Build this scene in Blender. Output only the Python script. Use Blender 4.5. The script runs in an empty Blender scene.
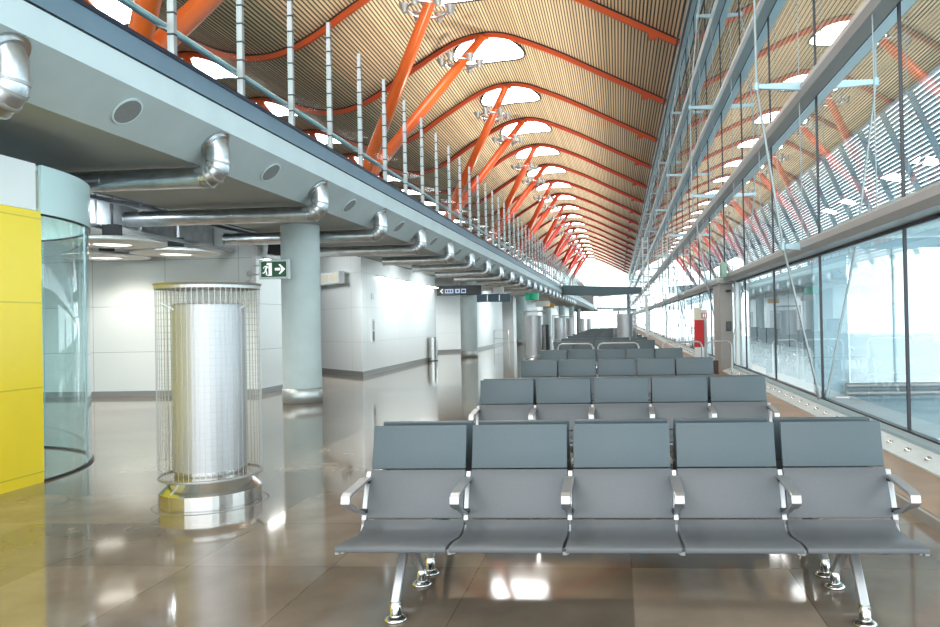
import bpy, bmesh, math, random
from mathutils import Vector, Matrix
random.seed(7)
S = bpy.context.scene
COL = S.collection
PI = math.pi
ORD = ['first','second','third','fourth','fifth','sixth','seventh','eighth','ninth','tenth','eleventh','twelfth','thirteenth','fourteenth','fifteenth','sixteenth','seventeenth','eighteenth','nineteenth','twentieth','twenty-first','twenty-second','twenty-third','twenty-fourth','twenty-fifth']

# ------------------------------------------------------------------ materials
def newmat(name):
    m = bpy.data.materials.new(name); m.use_nodes = True
    nt = m.node_tree; nt.nodes.clear()
    return m, nt, nt.nodes.new('ShaderNodeOutputMaterial')
def pbr(name, col, rough=.5, metal=0., noise=0., nscale=8., bump=0., spec=.5, aniso=None):
    m, nt, out = newmat(name)
    b = nt.nodes.new('ShaderNodeBsdfPrincipled')
    b.inputs['Roughness'].default_value = rough
    b.inputs['Metallic'].default_value = metal
    b.inputs['Specular IOR Level'].default_value = spec
    b.inputs['Base Color'].default_value = (*col, 1)
    nt.links.new(b.outputs[0], out.inputs[0])
    if noise or bump:
        tc = nt.nodes.new('ShaderNodeTexCoord'); mp = nt.nodes.new('ShaderNodeMapping')
        nt.links.new(tc.outputs['Object'], mp.inputs[0])
        if aniso: mp.inputs['Scale'].default_value = aniso
        n = nt.nodes.new('ShaderNodeTexNoise'); n.inputs['Scale'].default_value = nscale; n.inputs['Detail'].default_value = 4
        nt.links.new(mp.outputs[0], n.inputs['Vector'])
        if noise:
            r = nt.nodes.new('ShaderNodeValToRGB')
            r.color_ramp.elements[0].position = .3; r.color_ramp.elements[1].position = .7
            r.color_ramp.elements[0].color = (*[c*(1-noise) for c in col], 1)
            r.color_ramp.elements[1].color = (*[min(1, c*(1+noise)) for c in col], 1)
            nt.links.new(n.outputs['Fac'], r.inputs[0]); nt.links.new(r.outputs[0], b.inputs['Base Color'])
        if bump:
            bp = nt.nodes.new('ShaderNodeBump'); bp.inputs['Strength'].default_value = bump; bp.inputs['Distance'].default_value = .02
            nt.links.new(n.outputs['Fac'], bp.inputs['Height']); nt.links.new(bp.outputs[0], b.inputs['Normal'])
    return m
def emit(name, col, s):
    m, nt, out = newmat(name)
    e = nt.nodes.new('ShaderNodeEmission'); e.inputs[0].default_value = (*col, 1); e.inputs[1].default_value = s
    nt.links.new(e.outputs[0], out.inputs[0]); return m
def glass(name, tint, ior=1.5, rough=0., minref=0.):
    m, nt, out = newmat(name)
    t = nt.nodes.new('ShaderNodeBsdfTransparent'); t.inputs[0].default_value = (*tint, 1)
    g = nt.nodes.new('ShaderNodeBsdfGlossy'); g.inputs['Roughness'].default_value = rough
    g.inputs[0].default_value = (.95, .98, 1, 1)
    f = nt.nodes.new('ShaderNodeFresnel'); f.inputs[0].default_value = ior
    mx = nt.nodes.new('ShaderNodeMixShader')
    # front and back faces reflect alike: a thin pane
    geo = nt.nodes.new('ShaderNodeNewGeometry')
    mt = nt.nodes.new('ShaderNodeMath'); mt.operation = 'MAXIMUM'; mt.inputs[1].default_value = minref
    lw = nt.nodes.new('ShaderNodeLayerWeight')
    inv = nt.nodes.new('ShaderNodeMath'); inv.operation = 'POWER'; inv.inputs[1].default_value = ior*2.2
    sub = nt.nodes.new('ShaderNodeMath'); sub.operation = 'SUBTRACT'; sub.inputs[0].default_value = 1.0
    # Schlick-like curve from the facing value (same for both sides)
    lw.inputs[0].default_value = .5
    nt.nodes.remove(f); nt.nodes.remove(geo)
    nt.links.new(lw.outputs['Facing'], inv.inputs[0])
    nt.links.new(inv.outputs[0], mt.inputs[0]); nt.nodes.remove(sub)
    nt.links.new(mt.outputs[0], mx.inputs[0]); nt.links.new(t.outputs[0], mx.inputs[1]); nt.links.new(g.outputs[0], mx.inputs[2])
    nt.links.new(mx.outputs[0], out.inputs[0]); return m

def tile_floor():
    m, nt, out = newmat('polished_stone')
    b = nt.nodes.new('ShaderNodeBsdfPrincipled'); nt.links.new(b.outputs[0], out.inputs[0])
    tc = nt.nodes.new('ShaderNodeTexCoord'); sx = nt.nodes.new('ShaderNodeSeparateXYZ')
    nt.links.new(tc.outputs['Object'], sx.inputs[0])
    def math_(op, a, bb):
        n = nt.nodes.new('ShaderNodeMath'); n.operation = op
        for i, v in enumerate((a, bb)):
            if v is None: continue
            if isinstance(v, (int, float)): n.inputs[i].default_value = v
            else: nt.links.new(v, n.inputs[i])
        return n.outputs[0]
    u = math_('DIVIDE', math_('ADD', sx.outputs['X'], -.043), .93); v = math_('DIVIDE', math_('ADD', sx.outputs['Y'], .40), .98)
    fu = math_('FLOOR', u, None); fv = math_('FLOOR', v, None)
    cb = nt.nodes.new('ShaderNodeCombineXYZ'); nt.links.new(fu, cb.inputs[0]); nt.links.new(fv, cb.inputs[1])
    wn = nt.nodes.new('ShaderNodeTexWhiteNoise'); wn.noise_dimensions = '2D'; nt.links.new(cb.outputs[0], wn.inputs['Vector'])
    ramp = nt.nodes.new('ShaderNodeValToRGB'); e = ramp.color_ramp
    e.elements[0].position = 0; e.elements[0].color = (.15, .115, .085, 1)
    e.elements[1].position = 1; e.elements[1].color = (.32, .245, .18, 1)
    k = e.elements.new(.55); k.color = (.235, .18, .135, 1)
    nt.links.new(wn.outputs['Value'], ramp.inputs[0])
    ns = nt.nodes.new('ShaderNodeTexNoise'); ns.inputs['Scale'].default_value = 2.4; ns.inputs['Detail'].default_value = 6
    nt.links.new(tc.outputs['Object'], ns.inputs['Vector'])
    mr = nt.nodes.new('ShaderNodeMapRange'); mr.inputs[1].default_value = .3; mr.inputs[2].default_value = .7; mr.inputs[3].default_value = .8; mr.inputs[4].default_value = 1.18
    nt.links.new(ns.outputs['Fac'], mr.inputs[0])
    # thin joints
    ju = math_('LESS_THAN', math_('SUBTRACT', u, fu), .007); jv = math_('LESS_THAN', math_('SUBTRACT', v, fv), .006)
    j = math_('MAXIMUM', ju, jv); jm = math_('SUBTRACT', 1.0, math_('MULTIPLY', j, .35))
    tot = math_('MULTIPLY', mr.outputs[0], jm)
    vm = nt.nodes.new('ShaderNodeVectorMath'); vm.operation = 'SCALE'
    nt.links.new(ramp.outputs[0], vm.inputs[0]); nt.links.new(tot, vm.inputs['Scale'])
    nt.links.new(vm.outputs[0], b.inputs['Base Color'])
    b.inputs['Roughness'].default_value = .07; b.inputs['Specular IOR Level'].default_value = .75
    return m
def bamboo(name, period=.17, dark=(.06, .043, .026), light=(.73, .56, .345)):
    m, nt, out = newmat(name)
    b = nt.nodes.new('ShaderNodeBsdfPrincipled'); nt.links.new(b.outputs[0], out.inputs[0])
    b.inputs['Roughness'].default_value = .55
    uv = nt.nodes.new('ShaderNodeUVMap'); uv.uv_map = 'UVMap'
    sx = nt.nodes.new('ShaderNodeSeparateXYZ'); nt.links.new(uv.outputs[0], sx.inputs[0])
    dv = nt.nodes.new('ShaderNodeMath'); dv.operation = 'DIVIDE'; dv.inputs[1].default_value = period
    nt.links.new(sx.outputs[0], dv.inputs[0])
    fr = nt.nodes.new('ShaderNodeMath'); fr.operation = 'FRACT'; nt.links.new(dv.outputs[0], fr.inputs[0])
    fl = nt.nodes.new('ShaderNodeMath'); fl.operation = 'FLOOR'; nt.links.new(dv.outputs[0], fl.inputs[0])
    lt = nt.nodes.new('ShaderNodeMath'); lt.operation = 'LESS_THAN'; lt.inputs[1].default_value = .42
    nt.links.new(fr.outputs[0], lt.inputs[0])
    wn = nt.nodes.new('ShaderNodeTexWhiteNoise'); wn.noise_dimensions = '1D'; nt.links.new(fl.outputs[0], wn.inputs['W'])
    mr = nt.nodes.new('ShaderNodeMapRange'); mr.inputs[3].default_value = .85; mr.inputs[4].default_value = 1.12
    nt.links.new(wn.outputs['Value'], mr.inputs[0])
    sc = nt.nodes.new('ShaderNodeVectorMath'); sc.operation = 'SCALE'; sc.inputs[0].default_value = light
    nt.links.new(mr.outputs[0], sc.inputs['Scale'])
    mx = nt.nodes.new('ShaderNodeMix'); mx.data_type = 'RGBA'
    nt.links.new(lt.outputs[0], mx.inputs[0]); nt.links.new(sc.outputs[0], mx.inputs[6]); mx.inputs[7].default_value = (*dark, 1)
    nt.links.new(mx.outputs[2], b.inputs['Base Color'])
    return m
def panel_wall(name, col, w=2.05, h=1.0, joint=.35, ax='X', z0=.35, rough=.35, o0=0.):
    m, nt, out = newmat(name)
    b = nt.nodes.new('ShaderNodeBsdfPrincipled'); nt.links.new(b.outputs[0], out.inputs[0]); b.inputs['Roughness'].default_value = rough
    tc = nt.nodes.new('ShaderNodeTexCoord'); sx = nt.nodes.new('ShaderNodeSeparateXYZ'); nt.links.new(tc.outputs['Object'], sx.inputs[0])
    js = []
    for o, p, off, t in ((sx.outputs[ax], w, o0, .012), (sx.outputs['Z'], h, z0, .012)):
        a = nt.nodes.new('ShaderNodeMath'); a.operation = 'SUBTRACT'; nt.links.new(o, a.inputs[0]); a.inputs[1].default_value = off
        d = nt.nodes.new('ShaderNodeMath'); d.operation = 'DIVIDE'; nt.links.new(a.outputs[0], d.inputs[0]); d.inputs[1].default_value = p
        f = nt.nodes.new('ShaderNodeMath'); f.operation = 'FRACT'; nt.links.new(d.outputs[0], f.inputs[0])
        l = nt.nodes.new('ShaderNodeMath'); l.operation = 'LESS_THAN'; l.inputs[1].default_value = t/p; nt.links.new(f.outputs[0], l.inputs[0])
        js.append(l.outputs[0])
    mxm = nt.nodes.new('ShaderNodeMath'); mxm.operation = 'MAXIMUM'; nt.links.new(js[0], mxm.inputs[0]); nt.links.new(js[1], mxm.inputs[1])
    mx = nt.nodes.new('ShaderNodeMix'); mx.data_type = 'RGBA'; nt.links.new(mxm.outputs[0], mx.inputs[0])
    mx.inputs[6].default_value = (*col, 1); mx.inputs[7].default_value = (*[c*joint for c in col], 1)
    nt.links.new(mx.outputs[2], b.inputs['Base Color']); return m

M = {}
M['floor'] = tile_floor()
M['bamboo'] = bamboo('bamboo_slats')
M['steel'] = pbr('brushed_steel', (.62, .62, .62), .28, 1., .08, 30)
M['collar'] = pbr('satin_steel_collar', (.52, .53, .52), .4, .75)
M['bright_steel'] = pbr('polished_steel', (.62, .61, .59), .24, 1.)
M['galv'] = pbr('galvanised_duct', (.56, .58, .60), .3, 1., .15, 6)
M['alu'] = pbr('cast_aluminium', (.43, .43, .44), .36, .7)
M['wire'] = pbr('steel_wire', (.42, .42, .41), .42, .8)
M['seat'] = pbr('grey_seat_shell', (.104, .110, .118), .42, 0, .03, 60, spec=.4)
M['seat_upper'] = pbr('slate_back_panel', (.070, .095, .108), .45, 0, .03, 60, spec=.4)
M['rubber'] = pbr('black_rubber', (.012, .012, .014), .5)
M['post'] = pbr('satin_grey_post', (.36, .37, .37), .45, .5)
M['concrete'] = pbr('painted_concrete', (.50, .575, .575), .6, 0, .05, 3)
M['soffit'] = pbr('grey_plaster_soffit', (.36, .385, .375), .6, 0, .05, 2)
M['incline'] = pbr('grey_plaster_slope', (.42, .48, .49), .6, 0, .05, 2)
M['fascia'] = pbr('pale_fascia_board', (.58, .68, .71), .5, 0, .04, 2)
M['channel'] = pbr('blue_grey_channel', (.15, .23, .30), .4, 0, .06, 2)
M['navy'] = pbr('navy_edge', (.008, .010, .03), .4)
M['void'] = pbr('dark_void', (.03, .037, .042), .7, 0, .2, 3)
M['white_wall'] = panel_wall('white_wall_panel', (.74, .79, .79), 1.72, 1.03, .55, 'X', -.04, .35, -8.45)
M['white_side'] = panel_wall('white_side_panel', (.82, .86, .86), 3.6, 1.03, .75, 'Y', -.04)
M['skirt'] = pbr('grey_skirting', (.30, .31, .31), .3, .3)
M['yellow'] = panel_wall('yellow_panel', (.92, .70, .02), 4., .84, .7, 'Y', .1, .25)
M['white'] = pbr('white_enamel', (.80, .83, .83), .3)
M['mint'] = pbr('pale_mint_enamel', (.58, .76, .77), .25)
M['teal_glass'] = glass('teal_curved_glass', (.80, .955, .955), 1.5, 0, .08)
M['glass'] = glass('facade_glass', (.86, .95, .97), 1.25, 0, .06)
M['rail_glass'] = glass('balustrade_glass', (.92, .965, .96), 4.5, 0, .0)
M['blue_metal'] = pbr('blue_grey_aluminium', (.34, .46, .51), .35, .35)
M['grey_metal'] = pbr('warm_grey_aluminium', (.36, .36, .36), .38, .3)
M['black_gasket'] = pbr('black_gasket', (.008, .009, .014), .4)
M['rod'] = pbr('stainless_rod', (.30, .33, .33), .45, .6)
M['brown'] = pbr('tan_stone_step', (.27, .155, .078), .35, 0, .18, 2.5)
M['pale_sill'] = pbr('pale_metal_sill', (.62, .67, .68), .35, .2, .05, 10)
M['green'] = pbr('exit_green', (.004, .09, .03), .3)
M['sign_white'] = emit('lit_sign_white', (.9, 1, .95), .85)
M['sign_grey'] = pbr('light_grey_sign_frame', (.62, .66, .66), .4)
M['sign_dark'] = pbr('charcoal_sign', (.035, .037, .04), .35)
M['sign_blue'] = emit('pale_blue_sign_field', (.45, .62, .85), .8)
M['green_band'] = pbr('emerald_band', (.0, .42, .20), .4)
M['orange_band'] = pbr('amber_band', (.85, .42, .04), .4)
M['red'] = pbr('fire_red', (.62, .008, .010), .35)
M['cream'] = pbr('cream_panel', (.78, .72, .58), .4)
M['lamp_white'] = emit('lamp_glow', (1, .96, .86), 2.2)
M['tube_white'] = emit('tube_glow', (1, .97, .92), 14)
M['sky_panel'] = emit('skylight_glow', (1, .99, .96), 11.0)
M['shade'] = pbr('matt_white_shade', (.82, .82, .79), .5)
M['perforated'] = pbr('perforated_drum', (.50, .51, .53), .42, .6, .04, 80)
M['grille'] = pbr('dark_grille', (.20, .21, .21), .6, 0, .1, 60)
M['frosted'] = None
M['louvre'] = pbr('silver_louvre', (.36, .47, .53), .4, .4)
M['apron'] = pbr('apron_concrete', (.40, .47, .50), .8, 0, .08, .2)
M['portal'] = pbr('taupe_portal_panel', (.30, .285, .265), .5, 0, .03, 4)
M['pier'] = pbr('pier_cladding', (.20, .28, .30), .35, .2)
M['deck'] = pbr('dark_teal_deck', (.055, .10, .12), .4)
M['gate_green'] = pbr('pale_green_sign', (.25, .42, .33), .4)
M['purple'] = pbr('dark_purple_panel', (.07, .05, .10), .3)
m, nt, out = newmat('frosted_pane')
tr = nt.nodes.new('ShaderNodeBsdfTranslucent'); tr.inputs[0].default_value = (.92, .97, .98, 1)
tp = nt.nodes.new('ShaderNodeBsdfTransparent'); tp.inputs[0].default_value = (.93, .98, 1, 1)
mx = nt.nodes.new('ShaderNodeMixShader'); mx.inputs[0].default_value = .55
nt.links.new(tr.outputs[0], mx.inputs[1]); nt.links.new(tp.outputs[0], mx.inputs[2]); nt.links.new(mx.outputs[0], out.inputs[0])
M['frosted'] = m
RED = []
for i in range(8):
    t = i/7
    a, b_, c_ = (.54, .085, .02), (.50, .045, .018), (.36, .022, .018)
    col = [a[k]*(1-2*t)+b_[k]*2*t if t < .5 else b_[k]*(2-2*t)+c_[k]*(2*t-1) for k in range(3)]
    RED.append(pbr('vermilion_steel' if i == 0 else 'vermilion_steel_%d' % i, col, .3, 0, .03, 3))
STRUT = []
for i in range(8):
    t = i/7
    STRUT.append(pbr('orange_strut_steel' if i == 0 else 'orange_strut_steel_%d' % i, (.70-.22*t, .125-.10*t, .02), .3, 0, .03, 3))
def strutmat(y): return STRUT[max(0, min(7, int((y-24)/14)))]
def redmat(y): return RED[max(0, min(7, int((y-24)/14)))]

# ------------------------------------------------------------------ mesh builder
class MB:
    def __init__(s): s.v = []; s.f = []; s.mi = []; s.cur = 0; s.sm = []; s.smooth = False
    def add(s, vs, fs):
        o = len(s.v); s.v += [tuple(v) for v in vs]
        for f in fs: s.f.append([i+o for i in f]); s.mi.append(s.cur); s.sm.append(s.smooth)
    def box(s, x0, x1, y0, y1, z0, z1):
        s.add([(x0,y0,z0),(x1,y0,z0),(x1,y1,z0),(x0,y1,z0),(x0,y0,z1),(x1,y0,z1),(x1,y1,z1),(x0,y1,z1)],
              [(0,3,2,1),(4,5,6,7),(0,1,5,4),(1,2,6,5),(2,3,7,6),(3,0,4,7)])
    def tube(s, pts, r, n=12, cap=True, closed=False):
        P = [Vector(p) for p in pts]; N = len(P)
        rs = r if isinstance(r, (list, tuple)) else [r]*N
        ref = None; vs = []
        for i, p in enumerate(P):
            if closed: t = P[(i+1) % N]-P[i-1]
            else: t = P[min(i+1, N-1)]-P[max(i-1, 0)]
            t.normalize()
            if ref is None:
                up = Vector((0,0,1)) if abs(t.z) < .9 else Vector((1,0,0))
                a = t.cross(up).normalized()
            else:
                a = (ref - t*ref.dot(t))
                a = a.normalized() if a.length > 1e-6 else t.orthogonal().normalized()
            ref = a; b = t.cross(a)
            for k in range(n):
                an = 2*PI*k/n
                vs.append(p+(a*math.cos(an)+b*math.sin(an))*rs[i])
        fs = []
        for i in range(N if closed else N-1):
            j = (i+1) % N
            for k in range(n):
                l = (k+1) % n
                fs.append((i*n+k, i*n+l, j*n+l, j*n+k))
        sm = s.smooth; s.smooth = True; s.add(vs, fs); s.smooth = False
        if cap and not closed:
            s.add(vs[:n], [tuple(range(n))[::-1]]); s.add(vs[-n:], [tuple(range(n))])
        s.smooth = sm
    def lathe(s, prof, cx, cy, n=32, smooth=True, cz=0.):
        vs = []
        for r, z in prof:
            for k in range(n):
                a = 2*PI*k/n; vs.append((cx+r*math.cos(a), cy+r*math.sin(a), cz+z))
        fs = []
        for i in range(len(prof)-1):
            for k in range(n):
                l = (k+1) % n; fs.append((i*n+k, i*n+l, (i+1)*n+l, (i+1)*n+k))
        sm = s.smooth; s.smooth = smooth; s.add(vs, fs); s.smooth = sm
    def prism(s, prof, axis, a0, a1):
        # extrude a closed 2-D outline: axis 'Y' -> prof is (x,z); 'X' -> (y,z); 'Z' -> (x,y)
        n = len(prof)
        def mk(p, a):
            return (p[0], a, p[1]) if axis == 'Y' else (a, p[0], p[1]) if axis == 'X' else (p[0], p[1], a)
        vs = [mk(p, a0) for p in prof]+[mk(p, a1) for p in prof]
        fs = [(i, (i+1) % n, n+(i+1) % n, n+i) for i in range(n)]
        fs += [tuple(range(n))[::-1], tuple(range(n, 2*n))]
        s.add(vs, fs)
    def bar(s, a, b, w, h=None, up=(0,0,1)):
        a = Vector(a); b = Vector(b); t = (b-a).normalized(); u = Vector(up)
        if abs(t.dot(u)) > .99: u = Vector((0,1,0))
        x = t.cross(u).normalized(); y = x.cross(t); h = h or w
        vs = [p+x*(sx*w/2)+y*(sy*h/2) for p in (a, b) for sx, sy in ((-1,-1),(1,-1),(1,1),(-1,1))]
        s.add(vs, [(0,1,2,3),(7,6,5,4),(0,4,5,1),(1,5,6,2),(2,6,7,3),(3,7,4,0)])
    def build(s, name, mats, parent=None, bevel=0., uv=None, fix=True):
        me = bpy.data.meshes.new(name); me.from_pydata(s.v, [], s.f)
        for m_ in (mats if isinstance(mats, (list, tuple)) else [mats]): me.materials.append(m_)
        me.polygons.foreach_set('material_index', s.mi); me.polygons.foreach_set('use_smooth', s.sm)
        if fix:
            bm = bmesh.new(); bm.from_mesh(me); bmesh.ops.recalc_face_normals(bm, faces=bm.faces); bm.to_mesh(me); bm.free()
        if uv:
            l = me.uv_layers.new(name='UVMap')
            for lp in me.loops: l.data[lp.index].uv = uv[lp.vertex_index]
        me.update()
        o = bpy.data.objects.new(name, me); COL.objects.link(o)
        if parent: o.parent = parent
        if bevel:
            b = o.modifiers.new('bevel', 'BEVEL'); b.width = bevel; b.segments = 2; b.limit_method = 'ANGLE'; b.angle_limit = .7
        return o
def tag(o, label, cat, group=None, kind=None):
    o['label'] = label; o['category'] = cat
    if group: o['group'] = group
    if kind: o['kind'] = kind
    return o
def thing(name, label, cat, loc=(0,0,0), group=None, rz=0.):
    o = bpy.data.objects.new(name, None); COL.objects.link(o); o.location = loc; o.rotation_euler = (0,0,rz)
    o.empty_display_size = .2
    return tag(o, label, cat, group)
def struct(o, label, cat):
    return tag(o, label, cat, None, 'structure')
def copy_tree(o, parent=None, skip=()):
    c = o.copy(); COL.objects.link(c); c.parent = parent
    for ch in list(o.children):
        if ch.name.split('.')[0] in skip: continue
        copy_tree(ch, c, skip)
    return c

YEND = 205.0
# ------------------------------------------------------------------ floor
b = MB(); b.box(-16, 2.16, -5, YEND, -.2, 0); struct(b.build('floor', M['floor']), 'polished grey brown stone tiled floor of the hall', 'floor')
b = MB(); b.box(3.3, 140, -60, 260, -5.2, -5.0); struct(b.build('floor_apron', M['apron']), 'pale concrete apron outside the glass wall', 'ground')

# ------------------------------------------------------------------ wavy roof
PTS = [(-34.6, 14.1), (-33, 14.2), (-31, 14.8), (-29.5, 15.7), (-28, 16.8), (-26.8, 17.55), (-25.4, 17.95), (-23.6, 17.55), (-22, 16.6), (-20.5, 15.6), (-18.8, 14.65), (-17.4, 14.2), (-16.4, 14.1), (-15.2, 14.3), (-13.8, 14.95), (-12.3, 15.95), (-11, 16.75), (-9.9, 17.4), (-8.7, 17.95), (-7.4, 18.2), (-6.2, 18.1), (-5, 17.7), (-3, 16.85), (-.8, 15.75), (1, 14.85), (3.0, 13.85)]
def roofz(x):
    if x >= 3.0: return 13.85-(x-3.0)*.13
    if x <= PTS[0][0]: return PTS[0][1]
    for i in range(len(PTS)-1):
        if PTS[i][0] <= x <= PTS[i+1][0]: break
    p0 = PTS[max(i-1, 0)]; p1 = PTS[i]; p2 = PTS[i+1]; p3 = PTS[min(i+2, len(PTS)-1)]
    h = p2[0]-p1[0]; t = (x-p1[0])/h
    m1 = (p2[1]-p0[1])/(p2[0]-p0[0])*h; m2 = (p3[1]-p1[1])/(p3[0]-p1[0])*h
    return (2*t**3-3*t**2+1)*p1[1]+(t**3-2*t**2+t)*m1+(-2*t**3+3*t**2)*p2[1]+(t**3-t**2)*m2
XS = [-34.6+i*(37.6/110) for i in range(111)]
def roof_mesh(xs, zf, y0, y1, ny, thick=.25):
    b = MB(); uv = []
    ss = [0.]
    for i in range(1, len(xs)): ss.append(ss[-1]+math.hypot(xs[i]-xs[i-1], zf(xs[i])-zf(xs[i-1])))
    vs = []; n = len(xs)
    for j in range(ny+1):
        y = y0+(y1-y0)*j/ny
        for i, x in enumerate(xs): vs.append((x, y, zf(x))); uv.append((ss[i], y))
    for i, x in enumerate(xs): pass
    fs = [(j*n+i, (j+1)*n+i, (j+1)*n+i+1, j*n+i+1) for j in range(ny) for i in range(n-1)]
    b.smooth = True; b.add(vs, fs)
    k = len(vs); top = [(v[0], v[1], v[2]+thick) for v in vs]; uv += uv[:k]
    b.smooth = False; b.add(top, [f[::-1] for f in fs])
    return b, uv
b, uv = roof_mesh(XS, roofz, -6, YEND, 12)
struct(b.build('ceiling', M['bamboo'], uv=uv, fix=False), 'wavy bamboo slat ceiling of the hall', 'ceiling')
xs2 = [3.2+i*(11.0/8) for i in range(9)]
b, uv = roof_mesh(xs2, roofz, -6, YEND, 12)
struct(b.build('ceiling_eaves', M['bamboo'], uv=uv, fix=False), 'bamboo slat underside of the eaves outside the glass wall', 'ceiling')

RIBY = [6+9*i for i in range(22)]
RIBY = [y for y in RIBY if y < YEND]
for k, y in enumerate(RIBY):
    b = MB(); n = len(XS)
    for (w, d0, d1, mi) in ((.17, .07, .31, 0), (.21, -.02, .07, 1)):
        b.cur = mi; vs = []
        for x in XS:
            sl = (roofz(min(x+.05, 3))-roofz(x-.05))/(min(x+.05, 3)-(x-.05)); l = math.hypot(1, sl); nx, nz = sl/l, -1/l
            z = roofz(x)
            for dy, d in ((-w/2, d0), (w/2, d0), (w/2, d1), (-w/2, d1)): vs.append((x+nx*d, y+dy, z+nz*d))
        fs = [(i*4+a, i*4+(a+1) % 4, (i+1)*4+(a+1) % 4, (i+1)*4+a) for i in range(n-1) for a in range(4)]
        fs += [(3,2,1,0), (n*4-4, n*4-3, n*4-2, n*4-1)]
        b.add(vs, fs)
    b.cur = 0
    b.box(1.6, 1.95, y-.12, y+.12, roofz(1.8)-.52, roofz(1.8)-.26)      # pin bracket near the outer end
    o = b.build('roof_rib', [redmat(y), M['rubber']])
    tag(o, 'curved red steel rib under the bamboo roof, %s from the camera end' % ORD[k], 'roof rib', 'red roof ribs')

# skylights
def sky_light(cx, cy, rx=2.15, ry=2.35):
    b = MB(); nr, na = 6, 32; vs = [(cx, cy, roofz(cx)-.05)]
    for r in range(1, nr+1):
        for a in range(na):
            x = cx+rx*r/nr*math.cos(2*PI*a/na); yy = cy+ry*r/nr*math.sin(2*PI*a/na); vs.append((x, yy, roofz(x)-.05))
    fs = [(0, 1+(a+1) % na, 1+a) for a in range(na)]
    for r in range(nr-1):
        for a in range(na):
            a2 = (a+1) % na; fs.append((1+r*na+a, 1+r*na+a2, 1+(r+1)*na+a2, 1+(r+1)*na+a))
    b.smooth = True; b.add(vs, fs)
    return b
def sky_ring(cx, cy, rx=2.15, ry=2.35):
    b = MB(); b.tube([(cx+rx*math.cos(2*PI*a/40), cy+ry*math.sin(2*PI*a/40), roofz(cx+rx*math.cos(2*PI*a/40))-.06) for a in range(40)], .07, 6, closed=True)
    return b
for wave, cx in (('main', -7.5), ('left', -25.4)):
    for k, y in enumerate(RIBY):
        cy = y+2.3
        if cy+2.2 > YEND: continue
        if wave == 'left' and y > 120: continue
        t = thing('skylight', 'bright oval skylight in the bamboo roof just beyond the %s rib%s' % (ORD[k], ', over the mezzanine side' if wave == 'left' else ''), 'skylight', (0,0,0), 'oval skylights of the %s wave' % ('hall' if wave == 'main' else 'mezzanine'))
        sky_light(cx, cy).build('glazing', M['sky_panel'], t)
        sky_ring(cx, cy).build('frame', M['black_gasket'], t)

# ------------------------------------------------------------------ pylons with two inclined struts, flood light clusters
HZ = 8.9
def cluster(P, y, d, label):
    t = thing('floodlight_cluster', label, 'floodlights', P, 'floodlight clusters on the red struts')
    b = MB(); R = .92
    b.tube([(R*math.cos(2*PI*a/24), R*math.sin(2*PI*a/24), 0) for a in range(24)], .045, 6, closed=True)
    for a in range(3): b.bar((0,0,0), (R*math.cos(2*PI*a/3+.5), R*math.sin(2*PI*a/3+.5), 0), .06)
    b.build('ring', M['galv'], t)
    for a in range(6):
        an = 2*PI*a/6+.2; c = Vector((R*1.15*math.cos(an), R*1.15*math.sin(an), .05))
        h = MB(); h.lathe([(.02,-.24),(.11,-.23),(.15,-.09),(.24,.14),(.26,.17),(.22,.17),(.02,.1)], c.x, c.y, 14, True, c.z)
        h.build('lamp_head', M['post'], t)
    return t
def pylon(y, side):
    sgn = 1 if side == 'hall' else -1
    bx = -13.0 if side == 'hall' else -19.8
    tx = -7.5 if side == 'hall' else -25.3
    k = int((y-19.5)/18+.01)
    t = thing('roof_pylon', 'forked red steel pylon %s, %s from the camera' % ('on the mezzanine near its edge' if side == 'hall' else 'deeper on the mezzanine', ORD[k]), 'roof pylon', (bx, y, 4.0), 'forked roof pylons')
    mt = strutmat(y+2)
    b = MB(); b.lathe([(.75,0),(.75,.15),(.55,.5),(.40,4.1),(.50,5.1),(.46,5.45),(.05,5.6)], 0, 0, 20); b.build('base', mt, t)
    for s in (-1, 1):
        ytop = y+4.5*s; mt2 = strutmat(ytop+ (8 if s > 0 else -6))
        top = Vector((tx-bx, 4.5*s, roofz(tx)-.28-4.0)); bot = Vector((0, .22*s, 5.1))
        b = MB(); pts = [bot.lerp(top, q) for q in (0, .25, .5, .75, .94, 1.0)]
        b.tube(pts, [.31, .31, .30, .27, .22, .24], 16)
        b.box(top.x-.38, top.x+.38, top.y-.13, top.y+.13, top.z-.12, top.z+.02)
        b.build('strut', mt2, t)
        if side == 'hall':
            P = bot.lerp(top, .80)+Vector((bx, y, 4.0))
            if ytop < 175: cluster(P, y, s, 'ring of floodlights on the strut of the %s pylon, its %s arm' % (ORD[k], 'farther' if s > 0 else 'nearer'))
for i in range(10):
    pylon(19.5+18*i, 'hall')
for i in range(4): pylon(19.5+18*i, 'deep')
pl = bpy.data.lights.new('roof_fill_spot', 'SPOT'); pl.energy = 1500; pl.color = (1, .93, .80); pl.shadow_soft_size = .5; pl.spot_size = 2.7; pl.spot_blend = .8  # added fill: spots without fittings, one per bay, brighten the bamboo roof
for y in RIBY[1:]:
    o = bpy.data.objects.new('roof_fill', pl); COL.objects.link(o); o.location = (-7.0, y+4.5, 11.0); o.rotation_euler = (PI, 0, 0)

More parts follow.
